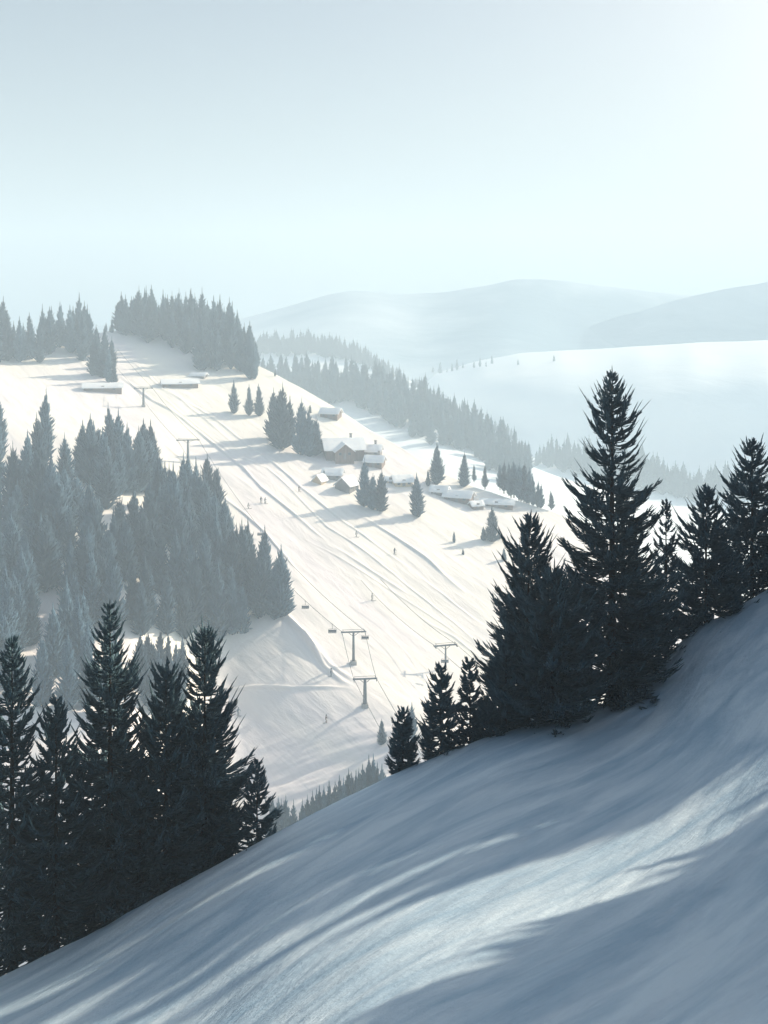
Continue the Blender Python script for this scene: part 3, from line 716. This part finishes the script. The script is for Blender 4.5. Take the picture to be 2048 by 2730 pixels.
for s in (0, 1):
    m = MB(); pts = []
    hi = A[0][s]+Vector((-30, 60, 14))
    nodes_ = [hi]+[a[s] for a in A]+[A[3][s]+Vector((18,-60,-7))]
    for i in range(5):
        seg = sag(nodes_[i], nodes_[i+1], (.5, 1, 5.5, .5, .8)[i]); spans[(s, i)] = seg; pts += seg[:-1] if i < 4 else seg
    m.tube(pts, .055, 5)
    o = m.build('lift_cable', CABLE); setp(o, ('left' if s == 0 else 'right')+' haul cable of the ski lift up the left side of the piste', 'cable', 'haul cables of the ski lift')
for s in (0, 1):
    m = MB(); m.tube(sag(B[s]+Vector((-19, 28, 9)), B[s], 1.2)+sag(B[s], B[s]+Vector((26,-46,-7)), 1)[1:], .05, 5)
    o = m.build('lift_cable', CABLE); setp(o, ('left' if s == 0 else 'right')+' cable of the second lift, passing over its slender pylon', 'cable', 'cables of the second lift')
def chair(pos, label, sc=.95, rz=0):
    o = empty('lift_chair', pos, rz); o.scale = (sc,)*3; setp(o, label, 'ski lift chair', 'chairs hanging from the lift cables')
    m = MB(); m.tube([(0,0,.1),(0,0,-.3),(0,.35,-.9),(0,.35,-1.3)], .05, 6); m.box((0,0,.02), (.16,.3,.14)); m.build('hanger', STEEL, o)
    m = MB(); m.box((0,-.05,-2.1), (1.9,.5,.1)); m.build('seat', CABLE, o, bevel=.03)
    m = MB(); m.box((0,.22,-1.75), (1.9,.07,.55)); m.build('backrest', CABLE, o, bevel=.02)
    m = MB()
    for s in (-1, 1): m.tube([(s*.98,.35,-1.3),(s*.98,.25,-2.05),(s*.98,-.3,-2.15)], .04, 6)
    m.tube([(-.98,.35,-1.3),(.98,.35,-1.3)], .045, 6); m.tube([(-.98,.0,-1.75),(-.98,-.4,-1.8),(.98,-.4,-1.8),(.98,.0,-1.75)], .025, 6)
    m.build('frame', STEEL, o)
def on(span, px):
    return min(spans[span], key=lambda v: abs(CX+v.x*F/v.y-px))
chair(on((0,2), 335), 'lift chair hanging just above the lone pylon in the piste', 1.0)
chair(on((0,2), 303), 'lift chair halfway up the long span beside the last spruce of the left wood')
chair(on((1,2), 262), 'upper lift chair on the long span, near the pair of skiers')
chair(on((1,3), 359), 'lift chair between the two lowest pylons', .9)
b0 = B[0]; chair(b0+Vector((2.2,-4.5,-.7)), 'lift chair of the second lift, just below its slender pylon', .9)

# ------------------------------------------------------------------ skiers
def skin(name, verts, edges, rad, mat, parent=None, root=0):
    me = bpy.data.meshes.new(name); me.from_pydata(verts, edges, []); me.materials.append(mat)
    o = link(name, me, parent); m = o.modifiers.new('skin', 'SKIN'); m.use_smooth_shade = True
    for i, r in enumerate(rad): me.skin_vertices[0].data[i].radius = r if hasattr(r, '__len__') else (r, r)
    me.skin_vertices[0].data[root].use_root = True
    s = o.modifiers.new('subdivision', 'SUBSURF'); s.levels = 1; s.render_levels = 1
    return o
def skier(px, py, label, mat, rz, sc=1.0, crouch=.15, arm=.2):
    p = spot(SKI, px, py, 0); o = empty('skier', p, rz); o.scale = (sc,)*3; setp(o, label, 'person', 'skiers on the piste')
    c = crouch
    hip = (0, .12*c*4, .92-c*.8); ch = (0, -.1*c*4, 1.36-c*.9); nk = (0, -.12*c*4, 1.5-c*.95); hd = (0, -.16*c*4-.02, 1.66-c)
    V = [hip, (0, 0, 1.15-c*.9), ch, nk, hd]; Rr = [(.16,.13), (.15,.12), (.19,.13), .07, (.105,.12)]
    E = [(0,1),(1,2),(2,3),(3,4)]
    for s in (-1, 1):
        k = len(V)
        V += [(s*.1, .02+hip[1]*.7, .84-c*.7), (s*.13, -.16*c*5-.02, .50-c*.15), (s*.14, .03, .12), (s*.14, -.12, .07)]; Rr += [.105, .075, .06, (.055,.06)]
        E += [(0,k),(k,k+1),(k+1,k+2),(k+2,k+3)]
        k = len(V)
        V += [(s*.21, ch[1], 1.40-c*.9), (s*.32, ch[1]-.02, 1.14-c*.8), (s*.30, ch[1]-.28-arm*.3, 1.08-c*.6), (s*.30, ch[1]-.36-arm*.3, 1.08-c*.6)]; Rr += [.075, .055, .045, .05]
        E += [(2,k),(k,k+1),(k+1,k+2),(k+2,k+3)]
    skin('body', V, E, Rr, mat, o)
    hm = MB(); pts = []
    hm.tube([(hd[0], hd[1]+.0, hd[2]-.03), (hd[0], hd[1], hd[2]+.06), (hd[0], hd[1], hd[2]+.13), (hd[0], hd[1], hd[2]+.17)], [.135, .135, .10, .03], 12); hm.build('helmet', JACKETS[2], o, smooth=True)
    for s in (-1, 1):
        m = MB(); m.box((s*.14, -.1, .02), (.09, 1.45, .025)); m.tube([(s*.14,-.8,.02),(s*.14,-.92,.05),(s*.14,-.98,.11)], [.04,.035,.015], 6); m.build('ski', CABLE, o)
        m = MB(); hx, hy, hz = s*.30, ch[1]-.36-arm*.3, 1.08-c*.6
        m.tube([(hx, hy, hz+.1), (hx+s*.12, hy+.35, .04)], .013, 6); m.tube([(hx+s*.11, hy+.33, .10), (hx+s*.113, hy+.335, .12)], .06, 8); m.build('ski_pole', STEEL, o)
for i, a in enumerate([(261,505,'person skiing, upper left one of a pair high on the piste'),
          (265,505.5,'person skiing, right-hand one of a pair high on the piste'),
          (248,510,'person skiing near the left edge of the piste'),
          (299,493,'person skiing alone along the right-hand tracks beside the tent-shaped shed'),
          (356,539,'person skiing small between the two long tracks right of centre'),
          (394.5,556,'person skiing in dark clothes near the right edge of the piste'),
          (372,599,'person crouched on skis in the bright middle of the piste'),
          (326,725,'person standing on the lower slope left of the lowest pylon'),
          (238,715,'person skiing below the horizontal track, beside the curling-tipped spruce'),
          (331,677,'person standing at the snow bank left of the lowest pylon')]):
    skier(a[0], a[1], a[2], JACKETS[i%4], R(25+i*37%90), 1.15, .06+.05*(i%3), .1*(i%3))

# ------------------------------------------------------------------ air, light, camera
hz = MB(); hz.box((0, 1125, 17.5), (4800, 2570, 385)); 
hm = bpy.data.materials.new('haze'); hm.use_nodes = True; nt = hm.node_tree; nt.nodes.remove(nt.nodes['Principled BSDF'])
pv = N(nt, 'ShaderNodeVolumePrincipled'); pv.inputs['Color'].default_value = (.675, .835, .97, 1); pv.inputs['Density'].default_value = .00106; pv.inputs['Anisotropy'].default_value = .0
nt.links.new(pv.outputs['Volume'], nt.nodes['Material Output'].inputs['Volume'])
o = hz.build('haze', hm); setp(o, 'pale winter haze filling the valley', 'haze', kind='stuff')

sl = bpy.data.lights.new('sun', 'SUN'); sl.energy = 5; sl.angle = R(.5); sl.color = (1, .855, .65)
so = bpy.data.objects.new('sun', sl); C.objects.link(so); so.rotation_euler = (-SUN).to_track_quat('-Z', 'Y').to_euler(); so.location = (60, 40, 60)
w = bpy.data.worlds.new('World'); bpy.context.scene.world = w; w.use_nodes = True; nt = w.node_tree
sk = N(nt, 'ShaderNodeTexSky', sky_type='NISHITA', sun_disc=False, sun_elevation=SUN_EL, sun_rotation=math.pi/2-SUN_AZ, air_density=1.0, dust_density=6.0, ozone_density=1.9, altitude=0)
nt.links.new(sk.outputs['Color'], nt.nodes['Background'].inputs['Color']); nt.nodes['Background'].inputs['Strength'].default_value = .058

cd = bpy.data.cameras.new('camera'); co = bpy.data.objects.new('camera', cd); C.objects.link(co)
cd.sensor_fit = 'VERTICAL'; cd.sensor_height = 36; cd.lens = 36*F/1024; cd.shift_y = -(512-HY)/1024
cd.clip_start = .5; cd.clip_end = 8000; co.rotation_euler = (R(90), 0, 0)
sc = bpy.context.scene; sc.camera = co
sc.view_settings.view_transform = 'Standard'; sc.view_settings.look = 'None'; sc.view_settings.exposure = 1.06; sc.view_settings.gamma = 1
sc.cycles.use_denoising = True
sc.cycles.volume_bounces = 2
